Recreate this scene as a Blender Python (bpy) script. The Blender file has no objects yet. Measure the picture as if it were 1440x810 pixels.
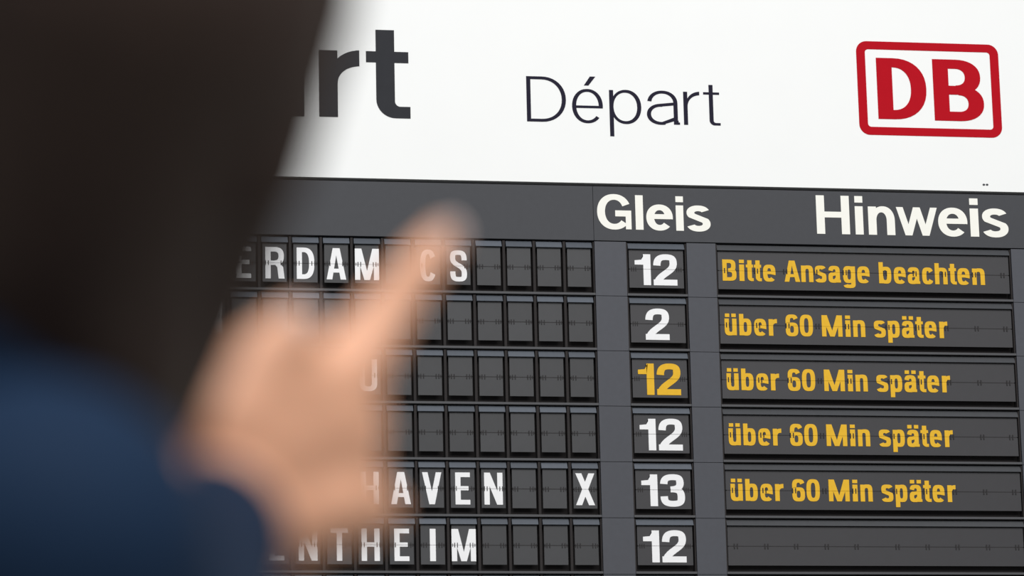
import bpy, bmesh, math, random
from mathutils import Vector, Matrix, Euler
random.seed(7)
SC = bpy.context.scene
COL = SC.collection

# ------------------------------------------------------------------ camera
FPX = 5000.0                                   # focal length in pixels of the 1440 px frame
Z0 = 3.4786                                    # height of the top of the first flap row
CAM = Vector((-1.8795, -9.4496, Z0 - 2.3286))
RM = (Matrix.Rotation(-0.1723, 3, 'Z') @ Matrix.Rotation(0.2246, 3, 'X') @ Matrix.Rotation(0.0225, 3, 'Y'))
RIGHT, FWD, UP = RM.col[0].copy(), RM.col[1].copy(), RM.col[2].copy()
cd = bpy.data.cameras.new('camera'); cam = bpy.data.objects.new('camera', cd); COL.objects.link(cam)
m4 = Matrix((RIGHT, UP, -FWD)).transposed().to_4x4(); m4.translation = CAM
cam.matrix_world = m4
cd.sensor_fit = 'HORIZONTAL'; cd.sensor_width = 36.0; cd.lens = FPX / 1440 * 36
cd.clip_start = 0.05; cd.clip_end = 200
cd.dof.use_dof = True; cd.dof.focus_distance = 10.05; cd.dof.aperture_fstop = 4.1
SC.camera = cam

# ------------------------------------------------------------------ light of the hall
W = bpy.data.worlds.new('hall_daylight'); SC.world = W; W.use_nodes = True
bg = W.node_tree.nodes['Background']; bg.inputs[0].default_value = (0.86, 0.92, 1.0, 1); bg.inputs[1].default_value = 0.6
def area(name, loc, target, sx, sy, power, col):
    d = bpy.data.lights.new(name, 'AREA'); d.shape = 'RECTANGLE'; d.size = sx; d.size_y = sy; d.energy = power; d.color = col
    o = bpy.data.objects.new(name, d); COL.objects.link(o); o.location = loc
    o.rotation_euler = (Vector(target) - Vector(loc)).to_track_quat('-Z', 'Y').to_euler(); return o
area('roof_light_offscreen', (0.5, -11.5, 9.0), (-0.5, -3.0, 2.5), 12.0, 6.0, 2600, (1.0, 0.985, 0.965))
SC.view_settings.view_transform = 'Standard'; SC.view_settings.look = 'None'
SC.view_settings.gamma = 1.0; SC.view_settings.use_curve_mapping = False
SC.view_settings.exposure = -0.77

# ------------------------------------------------------------------ pixel -> place helpers
def unproj(px, py, d):                          # a pixel and a depth along the view axis
    return CAM + d * (FWD + RIGHT * ((px - 720) / FPX) + UP * ((405 - py) / FPX))
def on_board(px, py, y=0.0):                    # a pixel on the board's front plane -> (X, Z)
    d = FWD + RIGHT * ((px - 720) / FPX) + UP * ((405 - py) / FPX)
    q = CAM + d * ((y - CAM.y) / d.y)
    return q.x, q.z

# ------------------------------------------------------------------ materials
def mat(name, col, rough=0.6, noise=0.0, scale=40.0, spec=0.5, rand=0.0, bump=0.0, sub=0.0, stretch=None, col2=None):
    m = bpy.data.materials.new(name); m.use_nodes = True
    nt = m.node_tree; N = nt.nodes; L = nt.links; b = N['Principled BSDF']
    b.inputs['Roughness'].default_value = rough; b.inputs['Specular IOR Level'].default_value = spec
    tc = N.new('ShaderNodeTexCoord'); mp = N.new('ShaderNodeMapping'); L.new(tc.outputs['Object'], mp.inputs[0])
    if stretch: mp.inputs['Scale'].default_value = stretch
    nz = N.new('ShaderNodeTexNoise'); nz.inputs['Scale'].default_value = scale; nz.inputs['Detail'].default_value = 4
    L.new(mp.outputs[0], nz.inputs['Vector'])
    mx = N.new('ShaderNodeMix'); mx.data_type = 'RGBA'
    c2 = col2 or tuple(c * (1 - noise) for c in col); c1 = tuple(c * (1 + noise) for c in col) if not col2 else col
    mx.inputs[6].default_value = (*c1, 1); mx.inputs[7].default_value = (*c2, 1)
    L.new(nz.outputs[0], mx.inputs[0]); out = mx.outputs[2]
    if rand:
        oi = N.new('ShaderNodeObjectInfo'); mr = N.new('ShaderNodeMapRange')
        mr.inputs[3].default_value = 1 - rand; mr.inputs[4].default_value = 1 + rand
        L.new(oi.outputs['Random'], mr.inputs[0])
        hv = N.new('ShaderNodeHueSaturation'); L.new(mr.outputs[0], hv.inputs['Value']); L.new(out, hv.inputs['Color']); out = hv.outputs[0]
    L.new(out, b.inputs['Base Color'])
    if bump:
        bp = N.new('ShaderNodeBump'); bp.inputs['Strength'].default_value = bump; bp.inputs['Distance'].default_value = 0.002
        L.new(nz.outputs[0], bp.inputs['Height']); L.new(bp.outputs[0], b.inputs['Normal'])
    if sub:
        b.inputs['Subsurface Weight'].default_value = sub; b.inputs['Subsurface Radius'].default_value = (0.012, 0.005, 0.003)
    return m
M = dict(
    white=mat('header_white', (0.86, 0.87, 0.86), 0.45, 0.015, 6),
    ink=mat('header_ink', (0.020, 0.018, 0.034), 0.8, 0.1, 30, spec=.12),
    ink2=mat('header_ink_bold', (0.036, 0.037, 0.042), 0.8, 0.1, 30, spec=.12),
    red=mat('logo_red', (0.4576, 0.0040, 0.0128), 0.8, 0.05, 30, spec=.12),
    strip=mat('heading_grey', (0.0278, 0.0300, 0.0373), 0.6, 0.12, 60),
    panel=mat('panel_grey', (0.0478, 0.0513, 0.0645), 0.6, 0.12, 60, rand=0.08),
    rail=mat('rail_grey', (0.0555, 0.0562, 0.0616), 0.6, 0.08, 60),
    flap=mat('flap_black', (0.0260, 0.0269, 0.0305), 0.55, 0.14, 50, rand=0.16),
    flapn=mat('flap_notice', (0.0213, 0.0204, 0.0243), 0.55, 0.12, 50, rand=0.06),
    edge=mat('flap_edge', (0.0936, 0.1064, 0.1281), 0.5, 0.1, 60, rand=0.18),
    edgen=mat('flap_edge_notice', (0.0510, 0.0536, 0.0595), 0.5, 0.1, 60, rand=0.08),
    house=mat('housing_dark', (0.0144, 0.0108, 0.0108), 0.8, 0.2, 40),
    tick=mat('hinge_dark', (0.010, 0.008, 0.009), 0.7, 0.1, 40),
    lwhite=mat('print_white', (0.86, 0.86, 0.87), 0.5, 0.03, 60),
    hwhite=mat('print_warm_white', (0.90, 0.89, 0.82), 0.5, 0.02, 60),
    yellow=mat('print_yellow', (0.7920, 0.4650, 0.0360), 0.7, 0.08, 60, spec=.12),
    body=mat('cabinet_dark', (0.05, 0.052, 0.058), 0.6, 0.1, 10),
    wall=mat('wall_plaster', (0.42, 0.40, 0.36), 0.8, 0.06, 3, bump=0.1),
    floor=mat('floor_stone', (0.28, 0.27, 0.25), 0.5, 0.12, 2),
    skin=mat('skin', (0.6880, 0.3572, 0.2220), 0.55, 0.06, 25, sub=0.12),
    hair=mat('hair_dark_brown', (0.0256, 0.0123, 0.0077), 0.6, 0.5, 30, spec=0.35, bump=0.6, stretch=(6, 6, 0.6)),
    jacket=mat('jacket_navy', (0.0081, 0.0211, 0.0490), 0.75, 0.12, 60, bump=0.15, spec=0.08),
    denim=mat('trousers_dark', (0.03, 0.035, 0.05), 0.8, 0.15, 80),
    shoe=mat('shoe_leather', (0.02, 0.018, 0.016), 0.4, 0.1, 40),
    sole=mat('shoe_sole', (0.05, 0.05, 0.05), 0.8, 0.1, 40),
    eye=mat('eye_white', (0.75, 0.72, 0.68), 0.2, 0.02, 40),
    iris=mat('eye_iris', (0.06, 0.03, 0.015), 0.2, 0.1, 200),
    nail=mat('fingernail', (0.86, 0.66, 0.60), 0.3, 0.02, 60),
    lip=mat('lip', (0.42, 0.16, 0.13), 0.45, 0.05, 40),
    metal=mat('zip_metal', (0.4, 0.4, 0.4), 0.35, 0.05, 100),
)

# ------------------------------------------------------------------ mesh helpers
class MB:
    def __init__(s): s.v = []; s.f = []
    def poly(s, pts):
        n = len(s.v); s.v += [tuple(p) for p in pts]; s.f.append(tuple(range(n, n + len(pts))))
    def box(s, x0, x1, y0, y1, z0, z1):
        n = len(s.v)
        s.v += [(x0, y0, z0), (x1, y0, z0), (x1, y1, z0), (x0, y1, z0), (x0, y0, z1), (x1, y0, z1), (x1, y1, z1), (x0, y1, z1)]
        s.f += [tuple(n + i for i in q) for q in ((0, 3, 2, 1), (4, 5, 6, 7), (0, 1, 5, 4), (1, 2, 6, 5), (2, 3, 7, 6), (3, 0, 4, 7))]
    def prism(s, pts, y0, y1):                  # outline in (x, z), extruded along y (front y0)
        n = len(s.v); k = len(pts)
        s.v += [(x, y0, z) for x, z in pts] + [(x, y1, z) for x, z in pts]
        s.f.append(tuple(n + i for i in range(k))); s.f.append(tuple(n + k + i for i in reversed(range(k))))
        for i in range(k):
            j = (i + 1) % k; s.f.append((n + i, n + k + i, n + k + j, n + j))
    def mesh(s, name):
        me = bpy.data.meshes.new(name); me.from_pydata(s.v, [], s.f); me.update(); return me
    def obj(s, name, m, parent=None, loc=(0, 0, 0)):
        return link(name, s.mesh(name), m, parent, loc)
def link(name, me, m, parent=None, loc=(0, 0, 0)):
    if m is not None and m.name not in me.materials: me.materials.clear(); me.materials.append(m)
    o = bpy.data.objects.new(name, me); COL.objects.link(o); o.parent = parent; o.location = loc; return o
def empty(name, loc=(0, 0, 0), parent=None):
    o = bpy.data.objects.new(name, None); o.empty_display_size = 0.05; COL.objects.link(o); o.location = loc; o.parent = parent; return o
def tag(o, label=None, cat=None, group=None, kind=None):
    for k, v in (('label', label), ('category', cat), ('group', group), ('kind', kind)):
        if v: o[k] = v
    return o

# ------------------------------------------------------------------ lettering: outlines drawn from arcs, bars and strokes (cap height = 1)
def se(t, e, n):
    c, s_ = math.cos(t), math.sin(t)
    return (e[0] + e[2] * math.copysign(abs(c) ** (2 / n), c), e[1] + e[3] * math.copysign(abs(s_) ** (2 / n), s_))
class Shape(list): g = None                       # one polygon of a letter; pieces of one stroke share a layer
LAYER = [0]
def layered(polys):
    LAYER[0] += 1; out = []
    for p in polys:
        q = Shape(p); q.g = LAYER[0]; out.append(q)
    return out
def tr(polys, f):
    out = []
    for p in polys:
        q = Shape([f(x, z) for x, z in p]); q.g = getattr(p, 'g', None); out.append(q)
    return out
def ring(O, I, a0, a1, n, seg=40):
    k = max(6, int(seg * abs(a1 - a0) / 360)); out = []
    for i in range(k):
        t0 = math.radians(a0 + (a1 - a0) * i / k); t1 = math.radians(a0 + (a1 - a0) * (i + 1) / k)
        out.append([se(t0, O, n), se(t1, O, n), se(t1, I, n), se(t0, I, n)])
    return layered(out)
def R(x0, z0, x1, z1): return layered([[(x0, z0), (x1, z0), (x1, z1), (x0, z1)]])
def bez(P, k=10):
    pts = [P[0]]
    for i in range(0, len(P) - 1, 3):
        a, b, c, d = P[i:i + 4]
        for j in range(1, k + 1):
            t = j / k; u = 1 - t
            pts.append(tuple(u ** 3 * a[q] + 3 * u * u * t * b[q] + 3 * u * t * t * c[q] + t ** 3 * d[q] for q in (0, 1)))
    return pts
def stroke(pts, st, hs):
    out = []; L = []
    for i, p in enumerate(pts):
        a = pts[max(0, i - 1)]; b = pts[min(len(pts) - 1, i + 1)]
        dx, dz = b[0] - a[0], b[1] - a[1]; l = math.hypot(dx, dz) or 1; dx /= l; dz /= l
        w = 0.5 * math.hypot(hs * dx, st * dz)
        L.append(((p[0] - dz * w, p[1] + dx * w), (p[0] + dz * w, p[1] - dx * w)))
    for a, b in zip(L, L[1:]): out.append([a[1], b[1], b[0], a[0]])
    return [q for i in range(3) for q in layered(out[i::3])]
def ess(w, H, st, hs):
    P = [(w - st * .5, H * .68), (w - st * .5, H * .90), (w * .74, H - hs / 2), (w / 2, H - hs / 2), (w * .22, H - hs / 2), (st / 2, H * .91), (st / 2, H * .74),
         (st / 2, H * .49), (w - st / 2, H * .55), (w - st / 2, H * .27), (w - st / 2, H * .09), (w * .78, hs / 2), (w / 2, hs / 2), (w * .22, hs / 2), (st / 2, H * .10), (st / 2, H * .32)]
    return stroke(bez(P), st, hs)
def ess_bold(w, H, st, hs, n):                   # heavy s: two open bowls and a slanted spine
    rx = w / 2; ru = .283 * H + .006; rl = .300 * H + .006; U_ = (w / 2 - .005, H + .012 - ru, rx * .97, ru); L_ = (w / 2, rl - .012, rx, rl)
    Ui = (U_[0], U_[1], rx * .97 - st, ru - hs); Li = (L_[0], L_[1], rx - st, rl - hs); a = 218
    uo, ui = se(math.radians(a), U_, n), se(math.radians(a), Ui, n); lo, li = se(math.radians(a - 180), L_, n), se(math.radians(a - 180), Li, n)
    return ring(U_, Ui, 22, a, n) + ring(L_, Li, 200, 360 + a - 180, n) + [[uo, li, lo, ui]]
def dots(w, z, S):
    r = S['st'] * .5; return R(w / 2 - w * .27 - r, z, w / 2 - w * .27 + r, z + 2 * r * .8) + R(w / 2 + w * .27 - r, z, w / 2 + w * .27 + r, z + 2 * r * .8)
def glyph(c, w, S):
    st, hs, X, n = S['st'], S['hs'], S['xh'], S['n']; asc = S.get('asc', 1.0); de = S.get('desc', .28)
    if c == 'é':
        g = glyph('e', w, S); a = X + .09
        return g + [[(w * .40, a), (w * .55, a), (w * .78, a + .20), (w * .60, a + .20)]]
    if c == 'ü': return glyph('u', w, S) + dots(w, X + .07, S)
    if c == 'ä': return glyph('a', w, S) + dots(w, X + .07, S)
    if c == 'e':
        O = (w / 2, X / 2, w / 2, X / 2 + .012); I = (w / 2, X / 2, w / 2 - st, X / 2 + .012 - hs)
        return ring(O, I, -6, 318, n) + R(st * .6, X * .44, w - .3 * st, X * .44 + hs * .86)
    if c == 'o': return ring((w / 2, X / 2, w / 2, X / 2), (w / 2, X / 2, w / 2 - st, X / 2 - hs), 0, 360, n)
    if c == 'c': return ring((w / 2, X / 2, w / 2, X / 2 + .012), (w / 2, X / 2, w / 2 - st, X / 2 + .012 - hs), 28, 332, n)
    if c in 'nh':
        ry = min(w * .52, X * .5); g = R(0, 0, st, X if c == 'n' else asc)
        O = ((w + st * .35) / 2, X - ry, (w - st * .35) / 2, ry + .012); I = (w / 2, X - ry, w / 2 - st, ry - hs + .012)
        return g + ring(O, I, 0, 170, n) + R(w - st, 0, w, X - ry)
    if c == 'u': return tr(glyph('n', w, S), lambda x, z: (w - x, X - z))
    if c == 'r':
        ry = min(w * .95, X * .5)
        O = (w * 1.05, X - ry, w * 1.05 - st * .45, ry + .008); I = (w * 1.05, X - ry, max(w * 1.05 - st, .02), ry - hs * 1.12)
        return R(0, 0, st, X) + tr(ring(O, I, 88, 180, n), lambda x, z: (min(x, w), z))
    if c in 'bpdg':
        bowl = ring(((w + st * .3) / 2, X / 2, (w - st * .3) / 2, X / 2 + .012), (w / 2, X / 2, w / 2 - st, X / 2 + .012 - hs), 0, 360, n)
        if c in 'dg': bowl = tr(bowl, lambda x, z: (w - x, z))
        if c == 'b': return bowl + R(0, 0, st, asc)
        if c == 'p': return bowl + R(0, -de, st, X)
        if c == 'd': return bowl + R(w - st, 0, w, asc)
        r = de * .8; O = (w / 2, -de + r, w / 2, r); I = (w / 2, -de + r, w / 2 - st, max(r - hs, .01))
        return bowl + R(w - st, -de + r, w, X) + ring(O, I, 195, 360, n)
    if c == 'a':
        ry = min(.36 * X, w * .48); O = (w * .48, X - ry, w * .46, ry + .012); I = (w * .48, X - ry, w * .46 - st, ry + .012 - hs); x1 = w * .94
        g = ring(O, I, 0, 172, n) + R(x1 - st, .10 * X, x1, X - ry)
        by = .30 * X; O2 = (w * .44, by, w * .44, by + .012); I2 = (w * .44, by, max(w * .44 - st, .01), max(by + .012 - hs, .01))
        g += ring(O2, I2, 85, 285, n)
        g += [[(w * .40, 2 * by + .012 - hs), (x1 - st * .5, 2 * by + .07 * X - hs), (x1 - st * .5, 2 * by + .07 * X), (w * .40, 2 * by + .012)]]
        g += [[(w * .46, -.012), (x1 - st * .75, .11 * X), (x1 - st * .75, .11 * X + hs * 1.3), (w * .46, hs - .012)]]
        g += R(x1 - st, 0, x1 + (w - x1) * .3, .12 * X) + R(x1 - st * .2, 0, w, hs * .75)
        return g
    if c == 's': return ess_bold(w, X, st, hs, n)
    if c == 't':
        x0 = S.get('tx', .22) * w; top = S.get('tt', .98); hf = hs * .85; ri = max(.35 * (w - x0 - st), .01); ro = .8 * (st + ri)
        g = R(0, X - hs * .82, w * .97, X) + ring((x0 + ro, ro, ro, ro), (x0 + st + ri, hf + ri, ri, ri), 180, 270, 2)
        g += [[(x0, ro), (x0 + st, hf + ri), (x0 + st, top), (x0, top)], [(x0 + ro, 0), (w, 0), (w, hf), (x0 + st + ri, hf)]]
        return g
    if c == 'f':
        x0 = .22 * w; r = w * .7
        return R(x0, 0, x0 + st, asc - r) + R(0, X - hs * .95, w * .95, X) + ring((x0 + r, asc - r, r, r), (x0 + r, asc - r, r - st, r - hs), 90, 180, n)
    if c in 'il':
        if c == 'l': return R(0, 0, w, asc)
        dz = S.get('dot', .19); return R(0, 0, w, X) + R(0, asc - dz, w, asc)
    if c in 'wWvV':
        H = X if c in 'wv' else 1.0; s_ = st * (.84 if c == 'w' else 1.04); k = 2 if c in 'wW' else 1; d = (w - s_) / (2 * k); g = []; ap = s_ * .5
        for i in range(2 * k):
            xa = i * d
            if i % 2 == 0: g.append([(xa + (d - 0) - 0, 0), (xa + d + s_, 0), (xa + s_, H), (xa, H)])
            else: g.append([(xa, 0), (xa + s_, 0), (xa + d + s_, H), (xa + d, H)])
        return g
    # capitals
    if c == 'H': return R(0, 0, st, 1) + R(w - st, 0, w, 1) + R(st, .5 - hs * .45, w - st, .5 + hs * .5)
    if c == 'I': return R(0, 0, w, 1)
    if c == 'L': return R(0, 0, st, 1) + R(st, 0, w, hs)
    if c in 'EF':
        g = R(0, 0, st, 1) + R(st, 1 - hs, w, 1) + R(st, .5 - hs * .4, w * .94, .5 + hs * .5)
        return g + (R(st, 0, w, hs) if c == 'E' else [])
    if c == 'T': return R(w / 2 - st / 2, 0, w / 2 + st / 2, 1) + R(0, 1 - hs, w, 1)
    if c == 'A':
        s_ = st * 1.06; m = w / 2; t = s_ * .62
        return [[(0, 0), (s_, 0), (m + t * .35, 1), (m - t, 1)], [(w - s_, 0), (w, 0), (m + t, 1), (m - t * .35, 1)]] + R(w * .2, .22, w * .8, .22 + hs * .85)
    if c == 'M':
        m = w / 2; s_ = st
        return R(0, 0, s_, 1) + R(w - s_, 0, w, 1) + [[(m - s_ * .52, 0), (m + s_ * .42, 0), (s_ * 1.25, 1), (0, 1)], [(m - s_ * .42, 0), (m + s_ * .52, 0), (w, 1), (w - s_ * 1.25, 1)]]
    if c == 'N': return R(0, 0, st, 1) + R(w - st, 0, w, 1) + [[(w - st * 1.1, 0), (w, 0), (st * 1.1, 1), (0, 1)]]
    if c == 'X':
        s_ = st * 1.15; return [[(0, 0), (s_, 0), (w, 1), (w - s_, 1)], [(w - s_, 0), (w, 0), (s_, 1), (0, 1)]]
    if c == 'U':
        r = w * .5; return R(0, r, st, 1) + R(w - st, r, w, 1) + ring((w / 2, r, w / 2, r), (w / 2, r, w / 2 - st, r - hs), 180, 360, n)
    if c in 'DO0' or c == 'C':
        if c in 'O0': return ring((w / 2, .5, w / 2, .51), (w / 2, .5, w / 2 - st, .51 - hs), 0, 360, n)
        if c == 'C': return ring((w / 2, .5, w / 2, .51), (w / 2, .5, w / 2 - st, .51 - hs), 30, 330, n)
        rx = S.get('drx', w * .62)
        return R(0, 0, st, 1) + R(st, 0, w - rx + .001, hs) + R(st, 1 - hs, w - rx + .001, 1) + ring((w - rx, .5, rx, .5), (w - rx, .5, rx - st, .5 - hs), -90, 90, n)
    if c in 'BR':
        g = R(0, 0, st, 1); zm = .50; hm = hs * .95
        rx = w * .5; wu = w * (.95 if c == 'B' else 1.0); h1 = (1 - zm + hm / 2) / 2
        if c == 'R': h1 = (1 - .43) / 2
        zc = 1 - h1
        g += R(st, 1 - hs, wu - rx, 1) + R(st, zc - h1, wu - rx, zc - h1 + hm) + ring((wu - rx, zc, rx, h1), (wu - rx, zc, rx - st, h1 - hs), -90, 90, n)
        if c == 'B':
            h2 = (zm + hm / 2) / 2
            g += R(st, 0, w - rx, hs) + R(st, 2 * h2 - hm, w - rx, 2 * h2) + ring((w - rx, h2, rx, h2), (w - rx, h2, rx - st, h2 - hs), -90, 90, n)
        else: g += [[(w - st, 0), (w * 1.03, 0), (w * .96, .36), (w * .80, .48), (w * .45, .48), (w - st * 1.25, .36)]]
        return g
    if c == 'S': return ess(w, 1.0, st, hs)
    if c == 'G':
        return ring((w / 2, .5, w / 2, .515), (w / 2, .5, w / 2 - st, .515 - hs), 26, 318, n) + R(w * .53, .37, w, .37 + hs * 1.05) + R(w - st * .72, 0, w, .40)
    if c == '1': return R(w - st, 0, w, 1) + [[(0, .66), (w - st, .66), (w - st, 1), (w - st * .8, 1), (w * .42, .82), (0, .80)]]
    if c == '2':
        P = [(st * .5, .64), (st * .5, .84), (w * .28, 1 - hs * .45), (w * .52, 1 - hs * .45), (w * .78, 1 - hs * .45), (w - st * .5, .88), (w - st * .5, .70),
             (w - st * .5, .42), (st * .52, .36), (st * .45, 0.0)]
        return tr(stroke(bez(P), st, hs), lambda x, z: (max(x, 0), max(z, 0))) + R(0, 0, w, hs * 1.02)
    if c == '3':
        P = [(st * .5, .70), (st * .5, .86), (w * .28, 1 - hs * .45), (w * .50, 1 - hs * .45), (w * .78, 1 - hs * .45), (w - st * .7, .88), (w - st * .62, .74), (w - st * .62, .60), (w * .70, .54), (w * .42, .53)]
        Q = [(w * .42, .53), (w * .75, .54), (w - st * .5, .47), (w - st * .5, .29), (w - st * .5, .11), (w * .76, hs * .42), (w * .50, hs * .42), (w * .26, hs * .42), (st * .5, .13), (st * .5, .31)]
        return stroke(bez(P), st, hs) + stroke(bez(Q), st, hs)
    if c == '6':
        h = .31; g = ring((w / 2, h, w / 2, h + .012), (w / 2, h, w / 2 - st, h + .012 - hs), 0, 360, n)
        return g + R(0, h, st, .62) + ring((w / 2, .66, w / 2, .35), (w / 2, .66, w / 2 - st, .35 - hs), 22, 182, n)
    return R(0, 0, w, .1)
def letter_mesh(c, w, cap, S, y0=-0.0012, y1=0.0, split=None, gap=0.0009):
    b = MB()
    lay = {}
    for k, p in enumerate(glyph(c, w, S)):
        yo = y0 - 6e-5 * lay.setdefault(getattr(p, 'g', None) or ('p', k), len(lay))
        p = [(x * cap, z * cap) for x, z in p]
        a = sum(p[i][0] * p[(i + 1) % len(p)][1] - p[(i + 1) % len(p)][0] * p[i][1] for i in range(len(p)))
        if abs(a) < 1e-12: continue
        b.prism(p if a > 0 else p[::-1], yo, y1)
    me = b.mesh('letter')
    if split is not None:                       # the print is cut where the two flaps meet
        bm = bmesh.new()
        for sgn in (1, -1):
            t = bmesh.new(); t.from_mesh(me)
            bmesh.ops.bisect_plane(t, geom=t.verts[:] + t.edges[:] + t.faces[:], plane_co=(0, 0, split + sgn * gap / 2), plane_no=(0, 0, -sgn), clear_outer=True)
            tm = bpy.data.meshes.new('tmp'); t.to_mesh(tm); t.free(); bm.from_mesh(tm); bpy.data.meshes.remove(tm)
        bm.to_mesh(me); bm.free()
    return me
BOLD = dict(st=.205, hs=.155, xh=.735, n=2.15, asc=1.0, dot=.17)
LIGHT = dict(st=.088, hs=.062, xh=.735, n=2.1, asc=1.0, desc=.29, tt=.90, tx=.34, tr=.55, drx=.52)
COND = dict(st=.205, hs=.165, xh=.775, n=3.0, asc=1.0, desc=.25, dot=.16, tt=.98, tx=.2, tr=.75)
CAPS = dict(st=.165, hs=.145, xh=.75, n=2.6)
DIG = dict(st=.235, hs=.185, xh=.75, n=2.2)
LOGO = dict(st=.250, hs=.150, xh=.75, n=2.25, drx=.54)

# ------------------------------------------------------------------ the setting
def structure(name, b, m, label, cat): return tag(b.obj(name, m), label, cat, kind='structure')
b = MB(); b.box(-14, 14, -16, 1.0, -0.2, 0.0); structure('floor', b, M['floor'], 'grey stone floor of the station hall', 'floor')
b = MB(); b.box(-14, 14, 0.34, 0.64, -0.1, 10); structure('wall_back', b, M['wall'], 'plain plaster hall wall carrying the departure board', 'wall')

# ------------------------------------------------------------------ header sign
P = 0.085; HR = 0.1559
XL, XR = -2.05, 1.55
ZH = Z0 + 0.1679
sign = tag(empty('header_sign', (0, 0, ZH)), 'white header sign with dark lettering and red logo above the flap rows', 'sign')
b = MB(); b.box(XL, XR, 0.0, 0.342, 0.0, 0.62); pn = b.obj('panel', M['white'], sign)
b = MB(); b.box(XL - .02, XR + .02, -0.006, 0.342, 0.62, 0.65); b.obj('top_cap', M['body'], sign)
def put_word(parent, z_ref, items, base_px, cap, S, m, y=0.0, nm='letter'):
    for c, x0, x1 in items:
        pb = base_px(0.5 * (x0 + x1)); xa, z = on_board(x0, pb - 20, y); xb, _ = on_board(x1, pb - 20, y)
        _, z = on_board(0.5 * (x0 + x1), pb, y)
        w = (xb - xa) / cap; SS = dict(S)
        link(nm, letter_mesh(c, w, cap, SS), m, parent, (xa, y, z - z_ref))
def lin(x0, y0, x1, y1): return lambda x: y0 + (x - x0) * (y1 - y0) / (x1 - x0)
_, za = on_board(461, 164.6); _, zb = on_board(461, 71.0); capA = (za - zb) / -BOLD['xh']
base = lin(461, 164.4, 560, 166.4)
SB = dict(BOLD, st=25.3 / 127, hs=.150, xh=.735, tt=.975, tx=.225, tr=.62)
put_word(sign, ZH, [('A', -26, 98), ('b', 106, 196), ('f', 200, 258), ('a', 262, 346), ('h', 353, 428), ('r', 448.9, 506), ('t', 515.5, 577)], base, capA, SB, M['ink2'])
_, za = on_board(745, 171); _, zb = on_board(745, 107.5)
put_word(sign, ZH, [('D', 740.8, 796), ('é', 804.6, 847.8), ('p', 857.1, 901.8), ('a', 909.6, 955.6), ('r', 961.4, 984), ('t', 989.6, 1012.7)], lin(768, 171.3, 1000, 176.3), zb - za, LIGHT, M['ink'])
# logo: rounded frame with two letters
lx0, _ = on_board(1206.3, 128); lx1, _ = on_board(1406.2, 128); _, lz1 = on_board(1306, 60.5); _, lz0 = on_board(1306, 191.6)
logo = empty('logo', ((lx0 + lx1) / 2, 0, (lz0 + lz1) / 2 - ZH), sign); logo['label'] = 'red rounded frame with the letters DB'
def rrect(w, h, r, k=8):
    out = []
    for cx, cz, a in ((w / 2 - r, h / 2 - r, 0), (-w / 2 + r, h / 2 - r, 90), (-w / 2 + r, -h / 2 + r, 180), (w / 2 - r, -h / 2 + r, 270)):
        for i in range(k + 1):
            t = math.radians(a + 90 * i / k); out.append((cx + r * math.cos(t), cz + r * math.sin(t)))
    return out
w, h = lx1 - lx0, lz1 - lz0; ft = 0.0255
A, B_ = rrect(w, h, 0.031), rrect(w - 2 * ft, h - 2 * ft * .93, 0.010); b = MB()
for i in range(len(A)):
    j = (i + 1) % len(A); b.prism([A[i], A[j], B_[j], B_[i]], -0.0012, 0.0)
b.obj('logo_frame', M['red'], logo)
for c, x0, x1, yb, yt in (('D', 1233.5, 1302.5, 168.0, 82.3), ('B', 1312.5, 1382.5, 170.3, 84.2)):
    xm = .5 * (x0 + x1); xa, _ = on_board(x0, 125); xb, _ = on_board(x1, 125); _, z0 = on_board(xm, yb); _, z1 = on_board(xm, yt)
    link('letter', letter_mesh(c, (xb - xa) / (z1 - z0), z1 - z0, LOGO), M['red'], logo, (xa - logo.location.x, 0, z0 - ZH - logo.location.z))
b = MB()
for i, px in enumerate((1383.5, 1388)):
    x, z = on_board(px, 259.8); b.prism([(x + .004 * math.cos(t * .785), z - ZH + .003 * math.sin(t * .785)) for t in range(8)], -0.001, 0.0)
b.obj('smudge', M['strip'], sign)

# ------------------------------------------------------------------ departure board
board = tag(empty('departure_board', (0, 0, Z0)), 'dark grey split-flap departure board with rows of white and yellow text', 'departure board')
NR = 7; ZB = -NR * HR
b = MB(); b.box(XL, XR, 0.05, 0.342, ZB - .05, 0.1675); b.obj('cabinet', M['body'], board)
GL, GR, HL, HRX = 0.0912, 0.2623, 0.3472, 1.2058
# heading strip, in two plates with a seam
for x0, x1 in ((XL, -0.0006), (0.0006, XR)):
    b = MB(); b.box(x0, x1, 0.0, 0.055, 0.003, 0.1585); hp = b.obj('heading_plate', M['strip'], board)
    if x0 > -1: head_plate = hp
_, za = on_board(899, 323.4); _, zb = on_board(899, 275.0)
put_word(head_plate, Z0, [('G', 839.7, 887.6), ('l', 893.6, 904.4), ('e', 908.7, 946), ('i', 950.4, 961), ('s', 965.2, 998.8)], lin(866, 322.3, 985, 325.3), zb - za, dict(BOLD, st=.225, hs=.165), M['hwhite'])
_, za = on_board(1172, 329.2); _, zb = on_board(1172, 275.2)
put_word(head_plate, Z0, [('H', 1148.2, 1194.6), ('i', 1202.5, 1213.7), ('n', 1221, 1258.2), ('w', 1260.5, 1318), ('e', 1319.2, 1360.2), ('i', 1364.2, 1376), ('s', 1381, 1417.6)], lin(1172, 329.2, 1400, 333.4), zb - za, dict(BOLD, st=.212, hs=.160), M['hwhite'])

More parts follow.
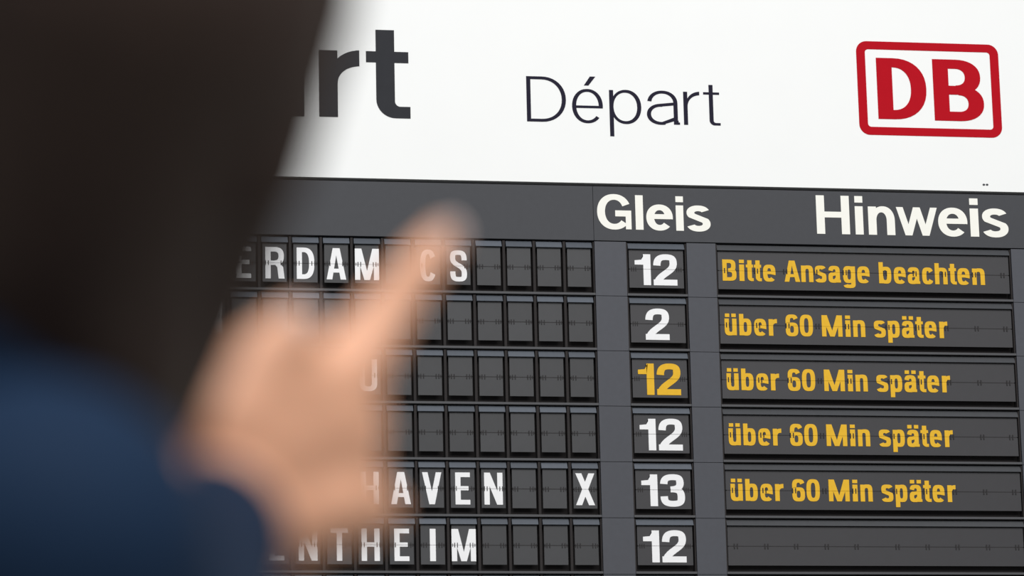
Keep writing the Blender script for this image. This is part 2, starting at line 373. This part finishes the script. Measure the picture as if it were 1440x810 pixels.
# rails and blank panels
for r in range(NR):
    zt = -r * HR
    for x0, x1 in ((-16 * P, 0.0), (GL, GR), (HL, HRX)):
        b = MB(); b.box(x0, x1, -0.001, 0.03, zt - HR + .0025, zt - HR + .0085); b.obj('row_rail', M['rail'], board)
    for x0, x1 in ((XL, -16 * P - .001), (0.001, GL - .001), (GR + .001, HL - .001), (HRX + .001, XR)):
        b = MB(); b.box(x0, x1, 0.0, 0.055, zt - HR + .0014, zt); b.obj('blank_panel', M['panel'], board)
b = MB(); b.box(XL - .02, XR + .02, -0.006, 0.342, ZB - .09, ZB - .001); b.obj('bottom_frame', M['body'], board)
for x0, x1 in ((XL - .04, XL), (XR, XR + .04)):
    b = MB(); b.box(x0, x1, -0.006, 0.342, ZB - .09, 0.1675); b.obj('side_frame', M['body'], board)

YF = 0.009                                       # front of the flaps
HZ = -0.0755                                     # hinge line below the row top
def flap_meshes(x0, x1, inset, ticks):           # meshes of one unit, x relative to the unit's left edge
    w = x1 - x0; b = MB()
    b.box(0, w, 0.032, 0.05, -HR + .0085, -0.001)
    b.box(0, .0035, 0.005, 0.034, -HR + .0085, -0.001); b.box(w - .0035, w, 0.005, 0.034, -HR + .0085, -0.001)
    house = b.mesh('flap_housing')
    a, e = inset, w - inset
    b = MB(); ai, ei = a - inset * .35, e + inset * .35
    n = len(b.v); b.v += [(ai, .001, -.0185), (ei, .001, -.0185), (ei, .010, -.001), (ai, .010, -.001), (ai, .022, -.0185), (ei, .022, -.0185), (ei, .022, -.001), (ai, .022, -.001)]
    b.f += [(0, 1, 2, 3), (4, 7, 6, 5), (0, 4, 5, 1), (3, 2, 6, 7), (0, 3, 7, 4), (1, 5, 6, 2)]
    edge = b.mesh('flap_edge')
    b = MB(); b.box(a, e, YF, YF + .0015, HZ + .0012, -.0195); up = b.mesh('upper_flap')
    b = MB(); b.box(a, e, YF, YF + .0015, -.1285, HZ - .0012); lo = b.mesh('lower_flap')
    b = MB(); b.box(a + .002, e - .002, YF + .0004, YF + .003, HZ - .0016, HZ + .0016)
    for t, tw, th in ticks: b.box(t - tw / 2, t + tw / 2, YF - .0016, YF + .002, HZ - th / 2, HZ + th / 2)
    hg = b.mesh('hinge')
    return house, edge, up, lo, hg
IN = 0.0095
lt = []
for q in (0.008, 0.0155): lt += [(IN + q, .0024, .013), (P - IN - q, .0024, .013)]
lt += [(IN + .0025, .0018, .009), (P - IN - .0025, .0018, .009)]
LM = flap_meshes(0, P, IN, lt)
TM = flap_meshes(GL, GR, 0.008, [(q, .0018, .012) for q in (.015, .021, .027, GR - GL - .015, GR - GL - .021, GR - GL - .027)])
nt_ = []
for px in (1036, 1079, 1121, 1164, 1206, 1263.6, 1306, 1348, 1391, 1432):
    x, _ = on_board(px, 771); nt_ += [(x - HL - .0042, .0032, .0145), (x - HL + .0042, .0032, .0145)]
NM = flap_meshes(HL, HRX, 0.006, nt_)
def unit(name, meshes, x, zt, mats, label=None):
    h = link(name, meshes[0], M['house'], board, (x, 0, zt))
    if label: h['label'] = label
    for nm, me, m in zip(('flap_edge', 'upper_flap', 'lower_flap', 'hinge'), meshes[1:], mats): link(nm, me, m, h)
    return h
CW = dict(A=.61, B=.55, C=.50, D=.55, E=.46, F=.45, H=.56, I=.18, L=.45, M=.755, N=.575, O=.54, R=.575, S=.53, T=.53, U=.55, V=.60, W=.80, X=.60)
CAPH = 0.0885; CZ = -0.1195
cache = {}
def letter_for(c):
    if c not in cache: cache[c] = letter_mesh(c, CW[c], CAPH, CAPS, split=HZ - CZ)
    return cache[c]
ROWS = ['AMSTERDAM CS', '   N', '    ER IU', '', 'WILHELMSHAVEN  X', 'BAD BENTHEIM', '']
for r in range(NR):
    for k in range(16):
        x = -16 * P + k * P; c = ROWS[r][k] if k < len(ROWS[r]) else ' '
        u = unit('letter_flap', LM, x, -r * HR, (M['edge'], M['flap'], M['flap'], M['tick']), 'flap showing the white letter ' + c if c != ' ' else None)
        if c != ' ': link('letter', letter_for(c), M['lwhite'], u, (P / 2 - CW[c] * CAPH / 2, YF, CZ))
TRACK = ['12', '2', '12', '12', '13', '12', '']
dc = {}
for c, w_ in (('1', .0452), ('2', .0676), ('3', .0690)): dc[c] = letter_mesh(c, w_ / .0885, .0885, DIG, split=HZ + .121)
for r in range(NR):
    t = TRACK[r]; m = M['yellow'] if r == 2 else M['lwhite']
    u = unit('track_flap', TM, GL, -r * HR, (M['edge'], M['flapn'], M['flapn'], M['tick']), ('flap showing the %s track number %s' % ('yellow' if r == 2 else 'white', t)) if t else None)
    pos = {1: [.0495], 2: [.0240, .0768]}.get(len(t), [])
    for c, x in zip(t, pos): link('digit', dc[c] if r != 2 else dc[c].copy(), m, u, (x, YF, -.121))
T1 = [('B', 42, 182), ('i', 212, 262), ('t', 280, 355), ('t', 362, 437), ('e', 452, 578), ('A', 668, 825), ('n', 838, 960), ('s', 978, 1092), ('a', 1113, 1237), ('g', 1262, 1385)]
T1b = [('e', 38, 162), ('b', 257, 382), ('e', 408, 528), ('a', 548, 672), ('c', 695, 808), ('h', 824, 950), ('t', 965, 1042), ('e', 1052, 1175), ('n', 1202, 1328)]
T2 = [('ü', 64, 185), ('b', 212, 335), ('e', 362, 485), ('r', 510, 595), ('6', 682, 808), ('0', 825, 958), ('M', 1048, 1255), ('i', 1287, 1337), ('n', 1365, 1486)]
T2b = [('s', 207, 325), ('p', 348, 467), ('ä', 490, 614), ('t', 628, 707), ('e', 720, 840), ('r', 870, 952)]
NOTE = {0: [(c, 1010 + a / 7.2, 1010 + e / 7.2) for c, a, e in T1] + [(c, 1200 + a / 7.2, 1200 + e / 7.2) for c, a, e in T1b],
        1: [(c, 1010 + a / 7.2, 1010 + e / 7.2) for c, a, e in T2] + [(c, 1200 + a / 7.2, 1200 + e / 7.2) for c, a, e in T2b]}
NCAP = 0.0612; NB = -0.1045; nw = {}
for r in range(NR):
    u = unit('notice_flap', NM, HL, -r * HR, (M['edgen'], M['flapn'], M['flapn'], M['tick']), None if r > 4 else 'flap with the yellow notice ' + ('Bitte Ansage beachten' if r == 0 else 'über 60 Min später'))
    if r > 4: continue
    k = min(r, 1)
    if k not in nw:
        nw[k] = []
        for c, p0, p1 in NOTE[k]:
            py = (380, 457)[k] + (p0 - 1020) * .019; xa, _ = on_board(p0, py, YF); xb, _ = on_board(p1, py, YF)
            nw[k].append((letter_mesh(c, (xb - xa) / NCAP, NCAP, COND, split=HZ - NB, gap=.0006), xa - HL))
    for me, x in nw[k]: link('letter', me, M['yellow'], u, (x, YF, NB))

# ------------------------------------------------------------------ person pointing at the board
def ring_frame(d):
    d = d.normalized(); a = Vector((0, 0, 1)) if abs(d.z) < .9 else Vector((1, 0, 0))
    u = d.cross(a).normalized(); return u, d.cross(u)
def capsule(b, p0, p1, r0, r1, seg=16, cap=5):
    ax = p1 - p0; L = ax.length; d = ax / L; u, v = ring_frame(d); rows = []
    for i in range(cap + 1):
        t = math.pi / 2 * (1 - i / cap); rows.append((p0 - d * r0 * math.sin(t), r0 * math.cos(t)))
    for i in range(cap + 1):
        t = math.pi / 2 * i / cap; rows.append((p1 + d * r1 * math.sin(t), r1 * math.cos(t)))
    n = len(b.v)
    for c, r in rows:
        for k in range(seg):
            a = 2 * math.pi * k / seg; b.v.append(tuple(c + (u * math.cos(a) + v * math.sin(a)) * max(r, 1e-5)))
    for i in range(len(rows) - 1):
        for k in range(seg):
            b.f.append((n + i * seg + k, n + i * seg + (k + 1) % seg, n + (i + 1) * seg + (k + 1) % seg, n + (i + 1) * seg + k))
    b.f.append(tuple(n + k for k in reversed(range(seg)))); e = n + (len(rows) - 1) * seg; b.f.append(tuple(e + k for k in range(seg)))
def ball(b, c, ax, rad, seg=24, rings=14):       # ellipsoid with axes ax (three unit vectors)
    n = len(b.v)
    for i in range(rings + 1):
        t = math.pi * i / rings; z = math.cos(t); r = max(math.sin(t), 1e-4)
        for k in range(seg):
            a = 2 * math.pi * k / seg
            b.v.append(tuple(c + ax[0] * rad[0] * r * math.cos(a) + ax[1] * rad[1] * r * math.sin(a) + ax[2] * rad[2] * z))
    for i in range(rings):
        for k in range(seg):
            b.f.append((n + i * seg + k, n + (i + 1) * seg + k, n + (i + 1) * seg + (k + 1) % seg, n + i * seg + (k + 1) % seg))
    b.f.append(tuple(n + k for k in range(seg))); e = n + rings * seg; b.f.append(tuple(e + k for k in reversed(range(seg))))
def chain(b, pts):
    for (p, r), (q, s_) in zip(pts, pts[1:]): capsule(b, p, q, r, s_)
def fused(b, name, voxel, smooth, m, parent=None):
    me = b.mesh(name); t = bpy.data.objects.new('tmp', me); COL.objects.link(t)
    md = t.modifiers.new('r', 'REMESH'); md.mode = 'VOXEL'; md.voxel_size = voxel
    sm = t.modifiers.new('s', 'SMOOTH'); sm.factor = 0.5; sm.iterations = smooth
    dg = bpy.context.evaluated_depsgraph_get(); dg.update()
    out = bpy.data.meshes.new_from_object(t.evaluated_get(dg)); out.name = name
    bpy.data.objects.remove(t); bpy.data.meshes.remove(me)
    out.materials.clear(); out.materials.append(m)
    for p in out.polygons: p.use_smooth = True
    o = bpy.data.objects.new(name, out); COL.objects.link(o); o.parent = parent; return o
ZU = Vector((0, 0, 1)); FH = Vector((FWD.x, FWD.y, 0)).normalized(); RH = FH.cross(ZU)
def heading(deg):                                # horizontal direction turned clockwise from the view direction
    a = math.radians(deg); return FH * math.cos(a) + RH * math.sin(a)
U = unproj
NB_ = U(75, 600, 1.42); HC = U(186, -30, 1.40)
BF = heading(80); BR = BF.cross(ZU)              # body front and body right
SR = U(50, 775, 1.25); SL = NB_ + (NB_ - SR); SL.z = SR.z - .005
EL = U(170, 950, 1.36); WR = U(318, 712, 1.64)
HF = heading(6); HRt = HF.cross(ZU); HA = (HRt, HF, ZU)
PEL = Vector((NB_.x, NB_.y, 0.93)) - BF * .02
hipR, hipL = PEL + BR * .095 - ZU * .04, PEL - BR * .095 - ZU * .04
def leg(h, s_): 
    k = Vector((h.x, h.y, .50)) + BF * .015 + BR * s_ * .01; a = Vector((h.x, h.y, .09)) - BF * .01 + BR * s_ * .015
    return k, a
kR, aR = leg(hipR, 1); kL, aL = leg(hipL, -1)
CH = Vector((NB_.x, NB_.y, 1.19))
elL = SL - ZU * .27 - BF * .04 - BR * .05; wrL = elL - ZU * .24 + BF * .05
# body: one continuous skin surface
b = MB()
ball(b, HC + ZU * .035 - HF * .008, HA, (.074, .094, .088))
ball(b, HC - ZU * .03 + HF * .03, HA, (.062, .062, .080))
ball(b, HC - ZU * .085 + HF * .055, HA, (.042, .036, .030))
capsule(b, HC + HF * .088 + ZU * .005, HC + HF * .108 - ZU * .028, .009, .014)
for s_ in (-1, 1):
    ball(b, HC + HRt * s_ * .078 - ZU * .012 - HF * .008, HA, (.008, .018, .031))
    ball(b, HC + HF * .088 + HRt * s_ * .031 + ZU * .026, HA, (.020, .008, .006))
chain(b, [(HC - ZU * .05 - HF * .01, .055), (NB_ + ZU * .01, .054), (CH + ZU * .1, .07)])
chain(b, [(NB_ - ZU * .05, .045), (SR, .046), (EL, .038), (WR, .027)])
chain(b, [(NB_ - ZU * .05, .045), (SL, .046), (elL, .038), (wrL, .026)])
ball(b, CH, (BR, BF, ZU), (.15, .10, .18)); ball(b, PEL, (BR, BF, ZU), (.15, .105, .14)); capsule(b, CH, PEL, .105, .11)
for h, k, a in ((hipR, kR, aR), (hipL, kL, aL)):
    chain(b, [(h, .078), (k, .052), (a, .034)]); capsule(b, a - ZU * .055, a + BF * .15 - ZU * .062, .03, .02)
HD, HK = -0.16, 1.14                             # hand depth offset and size
def K(pts): chain(b, [(U(x, y, d + HD), r * HK) for x, y, d, r in pts])
for kn in ((474, 548, 1.84, .0175), (490, 595, 1.845, .0165), (484, 646, 1.84, .016), (466, 702, 1.83, .0155)):
    K([(318, 712, 1.80, .0245), kn])
K([(345, 640, 1.805, .024), (470, 600, 1.835, .018)]); K([(375, 726, 1.815, .026), (466, 708, 1.83, .0185)])
K([(318, 712, 1.80, .024), (305, 600, 1.79, .0205), (352, 520, 1.80, .0150), (415, 462, 1.81, .0110)])
K([(305, 600, 1.79, .02), (452, 560, 1.83, .017)]); K([(335, 570, 1.80, .017), (440, 550, 1.83, .018)])
K([(400, 540, 1.81, .014), (470, 520, 1.84, .015)])
K([(478, 535, 1.84, .0175), (544, 440, 1.86, .0120), (590, 375, 1.87, .0098), (624, 336, 1.88, .0082)])
K([(482, 592, 1.845, .016), (508, 604, 1.895, .0115), (485, 642, 1.915, .0100), (450, 636, 1.885, .0090)])
K([(480, 642, 1.84, .0155), (505, 656, 1.89, .0112), (478, 692, 1.905, .0098), (446, 682, 1.875, .0088)])
K([(465, 696, 1.83, .015), (532, 717, 1.865, .0104), (505, 742, 1.885, .0092), (468, 742, 1.870, .0080)])
hw = wrL
NAIL = (U(424, 452, 1.81 + HD), U(634, 331, 1.88 + HD))
for q, (dx, l, r) in enumerate(((-.028, .075, .0085), (-.010, .085, .009), (.009, .082, .009), (.027, .066, .008))):
    m0 = hw - ZU * .085 + BF * dx; chain(b, [(hw, .022), (m0, .013), (m0 - ZU * l * .55 + BR * .006, r), (m0 - ZU * l + BR * .018, r * .85)])
chain(b, [(hw - ZU * .02, .018), (hw - ZU * .065 + BF * .045, .012), (hw - ZU * .105 + BF * .055, .009)])
person = fused(b, 'person', 0.0042, 4, M['skin'])
tag(person, 'person with dark hair and navy jacket pointing one finger at the board', 'person')
for p_, r_ in zip(NAIL, ((.0062, .0030, .0078), (.0050, .0024, .0066))):
    b = MB(); ball(b, p_ - FWD * .0082, (RIGHT, FWD, UP), r_, 14, 8); b.obj('fingernail', M['nail'], person)
# face details
for s_ in (-1, 1):
    e = HC + HF * .0785 + HRt * s_ * .031 + ZU * .010
    b = MB(); ball(b, e, HA, (.0125, .011, .0085), 16, 10); o = b.obj('eye', M['eye'], person)
    b = MB(); ball(b, e + HF * .008, HA, (.0055, .004, .0055), 12, 8); b.obj('iris', M['iris'], o)
    b = MB(); chain(b, [(HC + HF * .094 + HRt * s_ * .014 + ZU * .034, .003), (HC + HF * .093 + HRt * s_ * .032 + ZU * .040, .0035), (HC + HF * .082 + HRt * s_ * .048 + ZU * .034, .0025)]); b.obj('eyebrow', M['hair'], person)
b = MB(); ball(b, HC + HF * .091 - ZU * .058, HA, (.022, .006, .005), 16, 8); ball(b, HC + HF * .090 - ZU * .067, HA, (.019, .007, .006), 16, 8); b.obj('mouth', M['lip'], person)
# hair: full at the crown, gathered down to the collar
b = MB()
ball(b, HC + ZU * .045 - HF * .022, HA, (.092, .100, .100)); ball(b, HC - ZU * .01 - HF * .035, HA, (.088, .078, .10))
chain(b, [(HC - ZU * .02 - HF * .05 + HRt * .005, .078), (U(90, 330, 1.40) - HF * .03, .066), (U(95, 470, 1.40) - HF * .02, .058), (U(95, 580, 1.40), .050)])
chain(b, [(HC + HRt * .055 - HF * .01, .036), (U(298, 270, 1.40), .033), (U(266, 430, 1.41), .025), (U(228, 580, 1.42), .018)])
chain(b, [(HC - HRt * .055 - HF * .01, .036), (U(-90, 300, 1.42), .035), (U(-60, 480, 1.42), .025)])
for s_ in (-1, 1): chain(b, [(HC + HRt * s_ * .064 + ZU * .05 - HF * .008, .024), (HC + HRt * s_ * .068 - ZU * .015 - HF * .008, .023), (HC + HRt * s_ * .050 - ZU * .085 - HF * .015, .022)])
hair = fused(b, 'hair', 0.005, 3, M['hair'], person); hair['label'] = 'long dark brown hair falling to the collar'
# jacket
b = MB()
ball(b, CH, (BR, BF, ZU), (.18, .130, .20)); capsule(b, CH, PEL + ZU * .02, .135, .14)
ball(b, PEL + ZU * .0, (BR, BF, ZU), (.178, .135, .13))
chain(b, [(NB_ - ZU * .055, .068), (SR, .064), (EL, .052), (WR - (WR - EL) * .26, .037)])
chain(b, [(NB_ - ZU * .055, .068), (SL, .064), (elL, .055), (wrL, .040)])
jk = fused(b, 'jacket', 0.006, 6, M['jacket'], person); jk['label'] = 'navy blue jacket with a stand-up collar'
b = MB(); cc = U(-25, 545, 1.40); tl = (ZU * math.cos(.80) + BF * math.sin(.80)).normalized(); u_ = (BF - tl * BF.dot(tl)).normalized(); v_ = tl.cross(u_)
prev = None
for k in range(25):
    a = 2 * math.pi * k / 24; q = cc + u_ * .070 * math.cos(a) + v_ * .070 * math.sin(a)
    if prev is not None: chain(b, [(prev - tl * .022, .016), (q - tl * .022, .016)]); chain(b, [(prev + tl * .018, .013), (q + tl * .018, .013)]); chain(b, [(prev, .015), (q, .015)])
    prev = q
fused(b, 'collar', 0.005, 3, M['jacket'], jk)
b = MB(); ca = (WR - EL).normalized(); cw = WR - ca * .068
chain(b, [(cw - ca * .022, .0385), (cw + ca * .004, .0375)]); fused(b, 'cuff', 0.005, 1, M['jacket'], jk)
# trousers and shoes
b = MB(); ball(b, PEL - ZU * .03, (BR, BF, ZU), (.166, .120, .13))
for h, k, a in ((hipR, kR, aR), (hipL, kL, aL)): chain(b, [(h, .092), (k, .068), (a - ZU * .01, .058)])
fused(b, 'trousers', 0.008, 5, M['denim'], person)
for a in (aR, aL):
    b = MB(); chain(b, [(a - ZU * .03, .042), (a + BF * .06 - ZU * .045, .040), (a + BF * .17 - ZU * .055, .030)]); capsule(b, a - ZU * .05 - BF * .02, a - ZU * .05 + BF * .05, .036, .036)
    o = fused(b, 'shoe', 0.005, 2, M['shoe'], person)
    b = MB(); pts = []
    for k in range(24):
        t = 2 * math.pi * k / 24; pts.append(a + BF * (.068 + .135 * math.cos(t)) + BR * (.043 + .006 * math.cos(t)) * math.sin(t))
    n = len(pts); b.v = [(p.x, p.y, 0.0) for p in pts] + [(p.x, p.y, .022) for p in pts]
    b.f = [tuple(reversed(range(n))), tuple(range(n, 2 * n))] + [(i, (i + 1) % n, n + (i + 1) % n, n + i) for i in range(n)]
    b.obj('sole', M['sole'], o)
